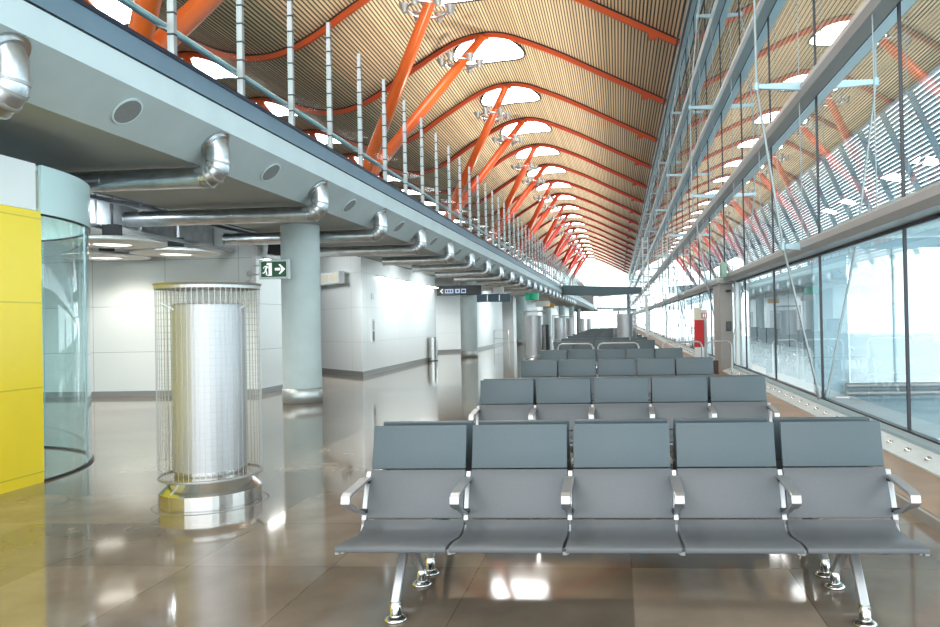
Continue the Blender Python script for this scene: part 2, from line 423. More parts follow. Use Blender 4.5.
# ------------------------------------------------------------------ mezzanine slab
Y0, Y1 = -5, 150
b = MB()
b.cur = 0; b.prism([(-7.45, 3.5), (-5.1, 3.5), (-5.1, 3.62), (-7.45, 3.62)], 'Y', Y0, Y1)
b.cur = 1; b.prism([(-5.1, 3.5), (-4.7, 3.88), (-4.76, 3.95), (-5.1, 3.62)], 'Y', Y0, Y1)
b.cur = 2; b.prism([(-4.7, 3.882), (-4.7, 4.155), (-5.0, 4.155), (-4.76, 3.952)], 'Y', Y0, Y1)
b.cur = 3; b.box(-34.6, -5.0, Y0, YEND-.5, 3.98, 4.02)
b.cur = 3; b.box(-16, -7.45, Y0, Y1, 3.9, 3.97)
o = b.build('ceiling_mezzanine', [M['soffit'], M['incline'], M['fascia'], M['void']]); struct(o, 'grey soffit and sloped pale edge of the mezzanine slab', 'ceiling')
b = MB(); b.cur = 0; b.box(-5.0, -4.715, Y0, Y1, 4.155, 4.175); b.cur = 1; b.box(-5.0, -4.69, Y0, Y1, 4.175, 4.385); b.cur = 2; b.box(-5.0, -4.67, Y0, Y1, 4.385, 4.43)
b.cur = 2; b.box(-7.56, -7.45, Y0, Y1, 3.5, 3.62)
struct(b.build('trim_1', [M['black_gasket'], M['channel'], M['navy']]), 'blue grey steel channel along the mezzanine edge', 'trim')
# round grilles and curved vent ducts in the sloped edge
nrm = Vector((.689, 0, -.725)); tan = Vector((.725, 0, .689))
def disc_on_slope(b, cx, cz, y, r, d0, d1, n=28, hole=0.):
    ring = []
    c = Vector((cx, y, cz)); ey = Vector((0,1,0))
    vs = [c+nrm*d+(tan*math.cos(2*PI*k/n)+ey*math.sin(2*PI*k/n))*r for d in (d0, d1) for k in range(n)]
    b.add(vs, [(k, (k+1) % n, n+(k+1) % n, n+k) for k in range(n)]+[tuple(range(n, 2*n)), tuple(range(n))[::-1]])
gY = [4.0+3.08*i for i in range(20)]
for k, y in enumerate(gY):
    t = thing('air_grille', 'round grey air grille in the sloped mezzanine edge, %s from the camera' % ORD[k], 'air grille', (0,0,0), 'round grilles along the mezzanine edge')
    b = MB(); disc_on_slope(b, -4.885, 3.70, y, .165, .0, .012); b.build('rim', M['fascia'], t)
    b = MB(); disc_on_slope(b, -4.885, 3.70, y, .145, .0, .016); b.build('grille', M['grille'], t)
for k in range(26):
    y = 5.55+3.08*k
    if y < 15: xe = -8.40 if y < 10 else -8.1
    elif y < 19: xe = -7.95
    elif y < 20.8: xe = -8.6
    elif y < 33: xe = -6.75
    else: xe = -7.3
    t = thing('vent_duct', 'galvanised elbow duct from the mezzanine edge running back under the soffit, %s from the camera' % (ORD[k] if k < 25 else 'last'), 'vent duct', (0,0,0), 'elbow ducts along the mezzanine edge')
    P0 = Vector((-4.84, y, 3.745))
    b = MB(); disc_on_slope(b, P0.x, P0.z, y, .19, 0., .02); disc_on_slope(b, P0.x, P0.z, y, .155, .015, .045); b.build('flange', M['galv'], t)
    path = [P0, Vector((-4.808, y, 3.655))]
    cc = (-4.985, 3.51)   # bend centre
    for a in (0, -22, -45, -68, -90): path.append(Vector((cc[0]+.18*math.cos(math.radians(a)), y, cc[1]+.18*math.sin(math.radians(a)))))
    b = MB(); b.tube(path, .135, 18)
    for p, q in zip(path[2:], path[3:]):
        d = (q-p).normalized(); b.cur = 1; b.tube([p-d*.014, p+d*.014], .145, 18); b.cur = 0
    b.build('elbow', [M['galv'], M['post']], t)
    b = MB(); b.tube([(-4.98, y, 3.33), (xe, y, 3.33)], .125, 18)
    x = -5.0
    while x > xe: b.tube([(x+.012, y, 3.33), (x-.012, y, 3.33)], .131, 18); x -= 1.25
    b.tube([(xe+.03, y, 3.33), (xe, y, 3.33)], .14, 18)
    b.build('pipe', M['galv'], t)

# balustrade: slender perforated posts, glass and handrail
bal = thing('balustrade', 'glass balustrade with tall slotted steel posts on the mezzanine edge', 'balustrade', (0,0,4.0))
PX = -4.86; proto = None; gproto = None
ys = [6.32-3.0+1.5*i for i in range(97)]
for i, y in enumerate(ys):
    if i == 0:
        b = MB(); w = .038
        b.add([(-w,-.03,0),(w,-.03,0),(w,.03,0),(-w,.03,0),(-w,-.03,2.0),(w,-.03,2.0),(w,.03,2.0),(-w,.03,2.0),(-.03,-.02,2.7),(.03,-.02,2.7),(.03,.02,2.7),(-.03,.02,2.7)],
              [(0,3,2,1),(0,1,5,4),(1,2,6,5),(2,3,7,6),(3,0,4,7),(4,5,9,8),(5,6,10,9),(6,7,11,10),(7,4,8,11),(8,9,10,11)])
        b.cur = 1
        for q in range(9): z = .50+.24*q; b.box(-.040, .040, -.034, .034, z, z+.022)
        b.cur = 0; b.bar((0,0,.80), (-.16,0,.86), .03, .02)
        proto = b.build('post', [M['post'], M['rubber']], bal); proto.location = (PX, y, 0)
        b = MB(); b.box(-.006, .006, .05, 1.45, .30, 1.95); gproto = b.build('glass_panel', M['rail_glass'], bal); gproto.location = (PX, y, 0)
    else:
        c = proto.copy(); COL.objects.link(c); c.parent = bal; c.location = (PX, y, 0)
        g = gproto.copy(); COL.objects.link(g); g.parent = bal; g.location = (PX, y, 0)
b = MB(); b.tube([(-5.02, Y0, .90), (-5.02, Y1, .90)], .042, 12); b.build('handrail', M['blue_metal'], bal)

# ------------------------------------------------------------------ left side rooms
def wall_poly(name, pts, z0, z1, mats, label, th=.15):
    # solid block, outline seen from above
    b = MB(); b.prism(pts, 'Z', z0, z1); return struct(b.build(name, mats), label, 'wall')
b = MB(); b.cur = 0; b.prism([(-16, 15.95), (-8.05, 15.95), (-8.05, 18.6), (-16, 18.6)], 'Z', .12, 3.9)
b.cur = 1; b.box(-8.13, -8.03, 15.93, 15.96, .12, 3.9)
struct(b.build('wall_left', [M['white_wall'], M['white']]), 'white panelled wall behind the mesh column', 'wall')
b = MB(); b.box(-15.9, -8.02, 15.92, 18.62, 0, .12); struct(b.build('baseboard_left', M['skirt']), 'grey skirting under the white panelled wall', 'skirting')
B2 = [(-7.47, 21.1), (-7.75, 31.0), (-16, 31.0), (-16, 30), (-9.9, 23.6)]
b = MB(); b.prism(B2, 'Z', .14, 3.9); struct(b.build('wall_service', M['white_side']), 'bright white service block beyond the first round column', 'wall')
def off(pts, d):
    c = Vector((sum(p[0] for p in pts)/len(pts), sum(p[1] for p in pts)/len(pts)))
    return [tuple(c+(Vector(p)-c)*(1+d/(Vector(p)-c).length)) for p in pts]
b = MB(); b.prism(off(B2, .03), 'Z', 0, .14); struct(b.build('baseboard_service', M['skirt']), 'grey skirting around the bright white service block', 'skirting')
B3 = [(-7.7, 38.6), (-7.9, 50), (-16, 50), (-16, 37.2), (-9.6, 37.2)]
b = MB(); b.prism(B3, 'Z', .14, 3.9); struct(b.build('wall_gate', M['white_side']), 'white block beyond the second round column', 'wall')
b = MB(); b.prism(off(B3, .03), 'Z', 0, .14); struct(b.build('baseboard_gate', M['skirt']), 'grey skirting around the far white block', 'skirting')
B4 = [(-8.0, 56), (-8.0, 120), (-16, 120), (-16, 56)]
b = MB(); b.prism(B4, 'Z', 0, 3.9); struct(b.build('wall_far', M['white_side']), 'far pale wall of the left side', 'wall')
b = MB(); b.box(-16.2, -16, Y0, YEND, 0, 3.95); struct(b.build('wall_back_left', M['white_wall']), 'white back wall at the far left', 'wall')
b = MB(); b.box(-34.9, -34.6, Y0, YEND, 4.0, 14.4); struct(b.build('wall_mezzanine', M['white']), 'side wall of the mezzanine beyond the far roof wave', 'wall')

# round columns
for k, (x, y, r) in enumerate(((-6.29, 14.3, .37), (-6.58, 32.2, .365), (-6.6, 50.2, .37), (-6.6, 68.2, .37), (-6.6, 86.2, .37), (-6.6, 104.2, .37), (-6.6, 122.2, .37))):
    lab = ['pale round concrete column right of the mesh column', 'pale round column behind the hanging black sign', 'pale round column beside the green band', 'pale round column beyond the green band, fourth from the camera', 'fifth pale round column from the camera, far away', 'sixth pale round column from the camera, far away', 'seventh pale round column from the camera, farthest'][k]
    t = thing('column', lab, 'column', (x, y, 0), 'round columns under the mezzanine')
    b = MB(); b.lathe([(r, .28), (r, 3.5)], 0, 0, 40); b.build('shaft', M['concrete'], t)
    b = MB(); b.lathe([(r+.0, 0), (r+.012, .005), (r+.012, .28), (r, .285)], 0, 0, 40); b.lathe([(r+.016, .13), (r+.016, .15)], 0, 0, 40); b.build('collar', M['collar'], t)

# mesh air columns
def air_column(x, y, label, H=1.88, detail=True):
    t = thing('air_column', label, 'air column', (x, y, 0), 'mesh air columns')
    b = MB(); b.lathe([(.462,.0),(.46,.002),(.452,.002),(.45,.0)], 0, 0, 40); b.build('floor_ring', M['grille'], t)
    b = MB(); b.lathe([(.0,0),(.405,0),(.405,.125),(.395,.135),(.31,.215),(.29,.22),(.29,.3),(0,.3)], 0, 0, 48, False); 
    o = b.build('base', M['bright_steel'], t)
    for a in (-1.95, .35, 2.4):
        b = MB(); b.bar((.40*math.cos(a), .40*math.sin(a), .01), (.40*math.cos(a), .40*math.sin(a), .13), .009, .009, (math.cos(a), math.sin(a), 0)); b.bar((.39*math.cos(a), .39*math.sin(a), .14), (.31*math.cos(a), .31*math.sin(a), .22), .012, .012); b.build('base_seam', M['steel'], t)
    b = MB(); b.lathe([(0,.25),(.285,.25),(.285,1.70),(.275,1.715),(0,1.715)], 0, 0, 48, False); b.build('drum', M['perforated'], t)
    b = MB(); n = 60
    for k in range(n):
        a = 2*PI*k/n; c, s = math.cos(a), math.sin(a)
        b.bar((.41*c, .41*s, .24), (.41*c, .41*s, H-.03), .0045, .0045, (c, s, 0))
    for z in [.245]+[.26+.055*q for q in range(29)]:
        b.tube([(.405*math.cos(2*PI*k/36), .405*math.sin(2*PI*k/36), z) for k in range(36)], .0011 if z > .25 else .012, 4, closed=True)
    b.build('wire_cage', M['wire'], t)
    b = MB(); b.lathe([(.405,H-.045),(.418,H-.045),(.418,H-.02),(.43,H),(.40,H+.004),(.39,H-.03),(.0,H-.035)], 0, 0, 48, False); b.build('top_rim', M['wire'], t)
    for a in (-2.2, -.1, 2.0):
        b = MB(); b.bar((.29*math.cos(a), .29*math.sin(a), 1.66), (.405*math.cos(a), .405*math.sin(a), 1.72), .012); b.build('bracket', M['steel'], t)
    return t
a0 = air_column(-3.54, 6.17, 'tall cylindrical steel mesh air column in the left foreground')
for x, y, lab in ((-3.0, 26, 'steel mesh air column on the left side behind the fourth bench row'), (.22, 26.6, 'steel mesh air column in the middle of the hall beyond the benches'), (-3.95, 48.5, 'steel mesh air column on the left side far away, third in line'), (-3.9, 59, 'steel mesh air column on the left side far away, fourth in line'), (-3.9, 79, 'steel mesh air column on the left side far away, fifth in line'), (-3.9, 97, 'steel mesh air column on the left side far away, sixth in line')):
    c = copy_tree(a0, None, ('base_seam', 'bracket') if y > 40 else ()); c.location = (x, y, 0); c['label'] = lab

# round shop: yellow wall, curved glass
SX, SY, SR, SH = -7.9, 6.97, 2.15, 3.17
shop = thing('shop_kiosk', 'round ended shop kiosk with yellow wall and curved glass at left', 'kiosk', (0,0,0))
b = MB(); b.box(-5.95, -5.75, 1.5, SY+.03, 0, 2.70); b.build('yellow_wall', M['yellow'], shop)
b = MB(); b.box(-5.95, -5.752, 1.5, SY-.03, 2.703, SH); b.build('white_band', M['white'], shop)
def arc_shell(a0_, a1_, r0, r1, z0, z1, n=40):
    b = MB(); vs = []
    for k in range(n+1):
        a = a0_+(a1_-a0_)*k/n
        for r, z in ((r0,z0),(r1,z0),(r1,z1),(r0,z1)): vs.append((SX+r*math.cos(a), SY+r*math.sin(a), z))
    b.smooth = True
    b.add(vs, [(k*4+q, k*4+(q+1) % 4, k*4+4+(q+1) % 4, k*4+4+q) for k in range(n) for q in range(4)]+[(0,1,2,3), (n*4+3, n*4+2, n*4+1, n*4)])
    return b
o = arc_shell(.012, PI, SR-.02, SR+.01, 2.68, SH).build('curved_band', M['mint'], shop); 
mod = o.modifiers.new('edge', 'EDGE_SPLIT'); mod.split_angle = .8
b = MB(); b.smooth = True
gv = [(SX+(SR-.004)*math.cos(.012+PI*.97*k/48), SY+(SR-.006)*math.sin(.012+PI*.97*k/48), z) for k in range(49) for z in (.02, 2.68)]
b.add(gv, [(2*k, 2*k+2, 2*k+3, 2*k+1) for k in range(48)]); b.build('curved_glass', M['teal_glass'], shop)
arc_shell(.012, PI, SR-.03, SR+.012, 0, .02).build('bottom_rail', M['black_gasket'], shop)
arc_shell(.012, PI, SR-.03, SR+.012, 2.665, 2.682).build('head_rail', M['black_gasket'], shop)
b = MB(); b.prism([(SX+(SR-.03)*math.cos(PI*k/30), SY+(SR-.03)*math.sin(PI*k/30)) for k in range(31)]+[(SX-SR+.03, 1.5), (-5.97, 1.5)], 'Z', SH-.06, SH-.01); b.build('roof', M['white'], shop)
for k, a in enumerate((.42, .85, 1.35)):
    b = MB(); b.box(-.004, .004, -.004, .004, .03, 2.67); q = b.build('glass_joint', M['blue_metal'], shop); q.location = (SX+(SR)*math.cos(a), SY+SR*math.sin(a), 0)
l = bpy.data.lights.new('kiosk_fill', 'AREA'); l.energy = 130; l.size = 2.2; l.color = (.9, 1, 1)  # fill light added under the kiosk roof to brighten its interior
o = bpy.data.objects.new('kiosk_fill', l); COL.objects.link(o); o.location = (-7.7, 6.6, 3.08)
b = MB(); b.box(-7.3, -6.7, 6.3, 6.9, 0, 1.25); b.box(-7.35, -6.65, 6.25, 6.95, 1.25, 1.29); tag(b.build('counter', M['blue_metal'], bevel=.01), 'small pale counter inside the curved kiosk glass', 'counter')

# open ceiling duct and hanging disc lamps
t = thing('air_duct', 'large rectangular galvanised duct above the disc lamps', 'air duct', (0,0,0))
b = MB(); b.box(-10.0, -9.0, 6.2, 15.9, 3.32, 3.88); b.build('duct_body', M['galv'], t)
for y in (7.4, 8.6, 9.8, 11.0, 12.2, 13.4, 14.6):
    b = MB(); b.box(-10.03, -8.97, y-.02, y+.02, 3.30, 3.88); b.build('duct_joint', M['steel'], t)
b = MB(); b.box(-8.62, -8.50, 6.2, 15.9, 3.18, 3.26); b.box(-7.95, -7.9, 6.2, 15.9, 3.5, 3.56); tag(b.build('cable_tray', M['steel']), 'pale metal rail running below the large duct', 'cable tray')
for x, y, z, r, lab in ((-8.36, 11.7, 2.95, .80, 'white disc pendant lamp nearest the curved glass, upper left'), (-8.75, 14.1, 3.01, .80, 'white disc pendant lamp above the mesh column, rightmost'), (-10.85, 15.0, 3.07, .82, 'white disc pendant lamp lowest and farthest left')):
    t = thing('pendant_lamp', lab, 'lamp', (x, y, z), 'white disc pendant lamps')
    b = MB(); b.lathe([(.0,.10),(.25,.10),(.5,.07),(r,-.0),(r+.005,-.012),(r,-.02),(.5,-.035),(.32,-.045),(.30,-.01),(.0,-.01)], 0, 0, 48); b.build('shade', M['shade'], t)
    b = MB(); b.lathe([(0,-.03),(.28,-.03),(.28,-.015),(0,-.015)], 0, 0, 32, False); b.build('glow_disc', M['lamp_white'], t)
    b = MB(); b.tube([(0,0,.09),(0,0,(3.88 if x > -9 or x < -10.2 else 3.30)-z)], .02, 8); b.box(-.12, .12, -.08, .08, .08, .30); b.build('mount', M['sign_dark'], t)
    l = bpy.data.lights.new('pendant_light', 'SPOT'); l.energy = 150; l.color = (1, .93, .8); l.shadow_soft_size = .25; l.spot_size = 2.6; l.spot_blend = .6
    o = bpy.data.objects.new('pendant_light', l); COL.objects.link(o); o.location = (x, y, z-.06)

for k, (x, y) in enumerate(((-11.5, 9.0), (-11.5, 13.0), (-7.0, 19.8), (-7.0, 35.0), (-9.5, 35.0), (-7.0, 53.0), (-6.9, 60), (-6.9, 75), (-6.9, 95))):  # added fill spots, no fittings, to lift the dim left side
    l = bpy.data.lights.new('ceiling_fill', 'SPOT'); l.energy = 420 if x > -11 else 270; l.color = (.95, 1, 1); l.shadow_soft_size = .3; l.spot_size = 2.7; l.spot_blend = .7
    o = bpy.data.objects.new('ceiling_fill', l); COL.objects.link(o); o.location = (x, y, 3.44 if x > -7.4 else 3.85)
for x, y, z, rx, rz, e in ((-5.5, 24.2, 3.42, .85, PI/2, 400), (-5.5, 28.2, 3.42, .85, PI/2, 360), (-10.0, 20.2, 3.7, .9, -.75, 190), (-5.6, 43, 3.42, .8, PI/2, 600), (-6.2, 16.6, 3.42, .7, PI/2, 90)):  # unseen spots added to brighten the white walls
    l = bpy.data.lights.new('wall_fill', 'SPOT'); l.energy = e; l.color = (.95, 1, 1); l.shadow_soft_size = .5; l.spot_size = 2.5; l.spot_blend = .9
    o = bpy.data.objects.new('wall_fill', l); COL.objects.link(o); o.location = (x, y, z); o.rotation_euler = (rx, 0, rz)
for x, y in ((-8.2, 8.6), (-8.2, 10.4), (-8.1, 13.0)):  # small point fills added so the duct in the void is not dark
    l = bpy.data.lights.new('void_fill', 'POINT'); l.energy = 26; l.color = (.8, .93, 1); l.shadow_soft_size = .15
    o = bpy.data.objects.new('void_fill', l); COL.objects.link(o); o.location = (x, y, 3.62)
# exit sign on the left wall
ex = thing('exit_sign', 'green exit sign with running figure and right arrow on the white wall corner', 'sign', (-6.96, 13.72, 2.60))
ex.scale = (.88, .88, .88)
b = MB(); b.box(.14, .80, -.05, .05, -.21, .21); b.build('housing', M['sign_grey'], ex, .008)
b = MB(); b.box(.19, .75, -.056, -.05, -.165, .165); b.build('face', M['green'], ex)
for z in (.09, -.10):
    b = MB(); b.tube([(-1.42, 2.52, z*1.15), (.0, .0, z), (.15, 0, z)], .018, 10); b.tube([(-1.44, 2.53, z*1.15), (-1.40, 2.53, z*1.15)], .07, 14); b.build('standoff', M['steel'], ex)
b = MB(); y0, y1 = -.060, -.056
b.prism([(.50,.028),(.60,.028),(.60,.028)], 'Y', y0, y1) if False else None
b.box(.50, .62, y0, y1, -.028, .028); b.prism([(.58,-.105),(.62,-.105),(.73,0),(.62,.105),(.58,.105),(.64,.028),(.64,-.028)], 'Y', y0, y1); b.build('arrow', M['sign_white'], ex)
b = MB()
b.box(.36, .43, y0, y1, -.14, .14); b.box(.325, .36, y0, y1, -.14, -.115); b.box(.325, .36, y0, y1, .125, .14); b.build('doorway', M['sign_white'], ex)
b = MB()
def limb(p, q, w): b.bar((p[0], (y0+y1)/2-.001, p[1]), (q[0], (y0+y1)/2-.001, q[1]), .004, w, (0,0,1)) if False else b.prism([(p[0]+nx_*w/2, p[1]+nz_*w/2) for p, nx_, nz_ in [(p, -(q[1]-p[1])/math.hypot(q[0]-p[0], q[1]-p[1]), (q[0]-p[0])/math.hypot(q[0]-p[0], q[1]-p[1]))]]+[(q[0]+nx_*w/2, q[1]+nz_*w/2) for nx_, nz_ in [(-(q[1]-p[1])/math.hypot(q[0]-p[0], q[1]-p[1]), (q[0]-p[0])/math.hypot(q[0]-p[0], q[1]-p[1]))]]+[(q[0]-nx_*w/2, q[1]-nz_*w/2) for nx_, nz_ in [(-(q[1]-p[1])/math.hypot(q[0]-p[0], q[1]-p[1]), (q[0]-p[0])/math.hypot(q[0]-p[0], q[1]-p[1]))]]+[(p[0]-nx_*w/2, p[1]-nz_*w/2) for nx_, nz_ in [(-(q[1]-p[1])/math.hypot(q[0]-p[0], q[1]-p[1]), (q[0]-p[0])/math.hypot(q[0]-p[0], q[1]-p[1]))]], 'Y', y0, y1)
limb((.318,.075), (.292,-.02), .034); limb((.292,-.02), (.318,-.075), .024); limb((.318,-.075), (.30,-.125), .022)
limb((.292,-.02), (.262,-.075), .024); limb((.262,-.075), (.222,-.08), .022)
limb((.318,.075), (.352,.03), .018); limb((.31,.07), (.265,.06), .018); limb((.265,.06), (.242,.02), .016)
b.lathe([(0,-.002),(.022,-.002),(.022,.002),(0,.002)], 0, 0, 12, False)
n0 = len(b.v)-48
for i in range(n0, len(b.v)): x_, yy_, z_ = b.v[i]; b.v[i] = (.335+x_, (y0+y1)/2+z_, .112+yy_)
b.build('running_figure', M['sign_white'], ex)
# small equipment on that wall
t = thing('loudspeaker', 'black loudspeaker box on the white wall above the exit sign', 'loudspeaker', (-7.80, 16.2, 3.42))
b = MB(); b.box(-.02, .30, -.16, .16, -.30, .24); o = b.build('cabinet', M['rubber'], t, .01); o.rotation_euler = (0, .12, .2)
b = MB(); b.tube([(-.26,0,0),(0,0,0)], .03, 8); b.build('bracket', M['steel'], t)
t = thing('security_camera', 'small grey camera beside the black loudspeaker', 'camera', (-7.85, 15.8, 3.36))
b = MB(); b.tube([(0,0,0),(-.15,-.12,.0)], .05, 10); b.tube([(-.15,-.12,0),(-.22,.16,.02)], .02, 8); b.build('camera_body', M['steel'], t)
t = thing('floodlight', 'small dark floodlight between loudspeaker and round column', 'floodlight', (-7.8, 17.6, 3.36))
b = MB(); b.tube([(-.26,0,0),(0,0,0)], .03, 8); b.tube([(0,0,-.05),(.12,-.06,-.12)], [.06,.1], 12); b.build('head', M['sign_dark'], t)
def strip_light(x, y0, y1, z, lab):
    t = thing('strip_light', lab, 'light', (x, y0, z), 'slim strip lights on the white walls')
    b = MB(); b.box(.0, .11, 0, y1-y0, 0, .035); b.build('housing', M['alu'], t)
    b = MB(); b.box(.015, .095, .03, y1-y0-.03, -.018, -.002); b.build('tube', M['tube_white'], t)
strip_light(-8.05, 16.3, 18.2, 3.05, 'slim strip light on the white wall above the exit sign')
strip_light(-7.52, 22.6, 26.2, 3.0, 'slim strip light on the bright service block, nearer of two')
strip_light(-7.62, 27.3, 30.6, 3.0, 'slim strip light on the bright service block, farther of two')
# air unit on the chamfer, niches, bin
ch = (Vector((-9.9, 23.6, 0))-Vector((-7.47, 21.1, 0))).normalized()
t = thing('air_curtain', 'long white air unit high on the angled white wall', 'air unit', (-8.55, 22.05, 2.95)); t.rotation_euler = (0, 0, math.atan2(-ch.y, -ch.x))
b = MB(); b.box(-1.5, .6, -.22, -.03, -.18, .18); b.build('housing', M['white'], t, .01)
for x in (-1.4, -.72, -.05): 
    b = MB(); b.box(x, x+.58, -.226, -.215, -.11, .11); b.build('grille', M['cream'], t)
t = thing('call_point', 'narrow dark intercom panel on the bright service block', 'intercom', (-7.50, 22.05, 1.32))
b = MB(); b.box(0, .05, -.13, .13, -.36, .36); b.build('frame', M['sign_grey'], t); b = MB(); b.box(.05, .056, -.08, .08, -.30, -.02); b.build('lower_panel', M['purple'], t); b = MB(); b.box(.05, .056, -.08, .08, .03, .30); b.build('upper_panel', M['grey_metal'], t)
b = MB(); b.box(-7.49, -7.44, 22.0, 22.12, 2.28, 2.46); tag(b.build('wall_switch', M['sign_grey'], bevel=.01), 'small grey device above the intercom panel', 'wall device')
t = thing('litter_bin', 'slim steel litter bin at the end of the bright service block', 'bin', (-7.5, 29.4, 0))
b = MB(); b.lathe([(0,0),(.19,0),(.19,.93),(.17,.95),(.0,.95)], 0, 0, 24, False); b.build('body', M['bright_steel'], t)
b = MB(); b.lathe([(.195,.0),(.2,.0),(.2,.03),(.195,.03)], 0, 0, 24); b.build('foot_ring', M['sign_dark'], t)

# direction signs
def hang_sign(name, x0, x1, y, z0, z1, mats, lab, content=True):
    t = thing(name, lab, 'sign', (x0, y, z0))
    w = x1-x0; h = z1-z0
    b = MB(); b.box(0, w, -.07, .07, 0, h); b.build('panel', mats, t, .006)
    return t, w, h
t, w, h = hang_sign('direction_sign', -7.68, -5.76, 31.0, 2.68, 3.09, M['sign_dark'], 'charcoal direction sign with left arrow hung from the bright service block')
b = MB(); yq = (-.078, -.07)
b.prism([(.14,h*.45),(.25,h*.45+.10),(.285,h*.45+.07),(.20,h*.45),(.285,h*.45-.07),(.25,h*.45-.10)], 'Y', *yq); b.build('arrow', M['sign_white'], t)
for xa, xb in ((.36, .72), (.80, 1.0), (1.06, 1.26)):
    b = MB(); b.box(xa, xb, *yq, h*.22, h*.66); b.build('field', M['sign_blue'], t)
b = MB()
for xa, xb in ((.40,.46),(.50,.57),(.61,.67),(.86,.94),(1.09,1.23)): b.box(xa, xb, -.082, -.078, h*.32, h*.56)
b.build('symbols', M['sign_dark'], t)
for z in (.14, .34):
    b = MB(); b.tube([(-.25,0,z-.05),(0,0,z-.05)], .03, 8); b.build('standoff', M['steel'], t)
t, w, h = hang_sign('direction_sign', -7.75, -5.85, 40.0, 2.62, 3.05, M['channel'], 'blue grey direction sign seen beyond the charcoal one')
for x in (.62, 1.28):
    b = MB(); b.box(x, x+.03, -.078, -.07, .06, h-.06); b.build('divider', M['sign_white'], t)
t, w, h = hang_sign('lit_sign', -6.1, -5.6, 36.0, 2.95, 3.22, M['white'], 'small white lit sign right of the charcoal direction sign')
t, w, h = hang_sign('direction_sign', -4.7, -3.9, 42, 2.35, 2.65, M['sign_grey'], 'small grey sign under the green band')
t = thing('green_band', 'emerald round band above a far counter beside the third column', 'sign', (-5.2, 44.5, 2.80))
b = MB(); b.lathe([(0,0),(.42,0),(.42,.42),(0,.42)], 0, 0, 24, False); b.lathe([(.03,.42),(.03,.69)], 0, 0, 8); b.build('band', M['green_band'], t)
b = MB(); b.box(-5.7, -4.85, 55.8, 56, 2.5, 2.85); b.box(-5.35, -5.27, 55.88, 55.92, 2.85, 3.5); tag(b.build('hanging_sign', M['orange_band']), 'amber hanging sign far beyond the green band', 'sign')
t = thing('vending_machine', 'tall black machine between the mesh air columns far left', 'machine', (-3.6, 35, 0))
b = MB(); b.box(-.3, .3, -.3, .3, 0, 1.35); b.build('body', M['rubber'], t, .02); b = MB(); b.box(-.24, .1, -.305, -.30, .8, 1.25); b.build('screen', M['purple'], t)
t = thing('steel_barrier', 'small steel frame barrier beside the far white block', 'barrier', (-7.2, 45, 0))
b = MB(); b.tube([(-.45,0,0),(-.45,0,1.0),(.45,0,1.0),(.45,0,0)], .03, 8); b.tube([(-.45,0,.5),(.45,0,.5)], .02, 8); b.build('hoop', M['steel'], t)

# ------------------------------------------------------------------ glass facade
GX = 3.1; BAY = 3.37; MY0 = 8.24-BAY*4
TZ = [2.56, 5.02, 7.62, 10.3, 13.2]
nb = int((YEND-MY0)/BAY)
LV = [.17]+TZ
mull = MB(); mull.cur = 0; mull.box(-.018, .018, -.012, .012, .17, 13.3); mull.cur = 1; mull.box(-.05, -.032, -.03, .03, .17, 13.3) if False else None
rodm = MB(); rodm.tube([(-.18, .30, 2.6), (-.18, .30, 13.2)], .008, 6)
wproto = None
for i in range(nb):
    y = MY0+BAY*i
    if wproto is None:
        b = MB()
        for z0, z1 in zip(LV, LV[1:]): b.add([(0, .02, z0), (0, BAY-.02, z0), (0, BAY-.02, z1), (0, .02, z1)], [(0,1,2,3)])
        wproto = b.build('window_1', M['glass']); wproto.location = (GX, y, 0)
        mull.build('mullion', M['black_gasket'], wproto); rodm.build('hanger_rod', M['rod'], wproto); w = wproto
    else:
        w = copy_tree(wproto, None, () if i < 40 else ('hanger_rod',)); w.name = 'window_%d' % (i+1); w.location = (GX, y, 0)
    tag(w, 'tall glazed facade bay on the right, %s' % (('%s one counted from the camera end' % ORD[i]) if i < 25 else 'far down the hall'), 'window', 'facade bays', 'structure')
for k, z in enumerate(TZ):
    b = MB(); b.cur = 0
    if k == 0: b.prism([(GX-.30, z-.02), (GX-.26, z-.10), (GX-.02, z-.10), (GX-.02, z+.10), (GX-.26, z+.10), (GX-.30, z+.06)], 'Y', Y0, YEND-.5)
    else: b.prism([(GX-.24, z-.03), (GX-.20, z-.13), (GX-.02, z-.16), (GX-.02, z+.08), (GX-.20, z+.08), (GX-.24, z+.04)], 'Y', Y0, YEND-.5)
    b.cur = 1; b.box(GX-.02, GX+.02, Y0, YEND-.5, z-.14, z+.08)
    b.cur = 2; b.prism([(GX+.02, z-.14), (GX+.22, z-.10), (GX+.24, z), (GX+.22, z+.06), (GX+.02, z+.08)], 'Y', Y0, YEND-.5)
    struct(b.build('trim_%d' % (k+2), [M['grey_metal'] if k < 2 else M['blue_metal'], M['black_gasket'], M['blue_metal']]), 'long horizontal facade transom, %s from the floor' % ORD[k], 'trim')
# roof edge gutter above the glass
b = MB(); b.box(2.95, 3.25, Y0, YEND-.5, 13.35, 13.95); struct(b.build('trim_7', M['blue_metal']), 'gutter beam where bamboo roof meets the glass wall', 'trim')
b = MB(); b.tube([(2.75, Y0, 13.45), (2.75, YEND-.5, 13.45)], .05, 6); b.tube([(2.75, Y0, 12.6), (2.75, YEND-.5, 12.6)], .05, 6); struct(b.build('trim_8', M['rubber']), 'dark cable rails along the roof edge', 'trim')
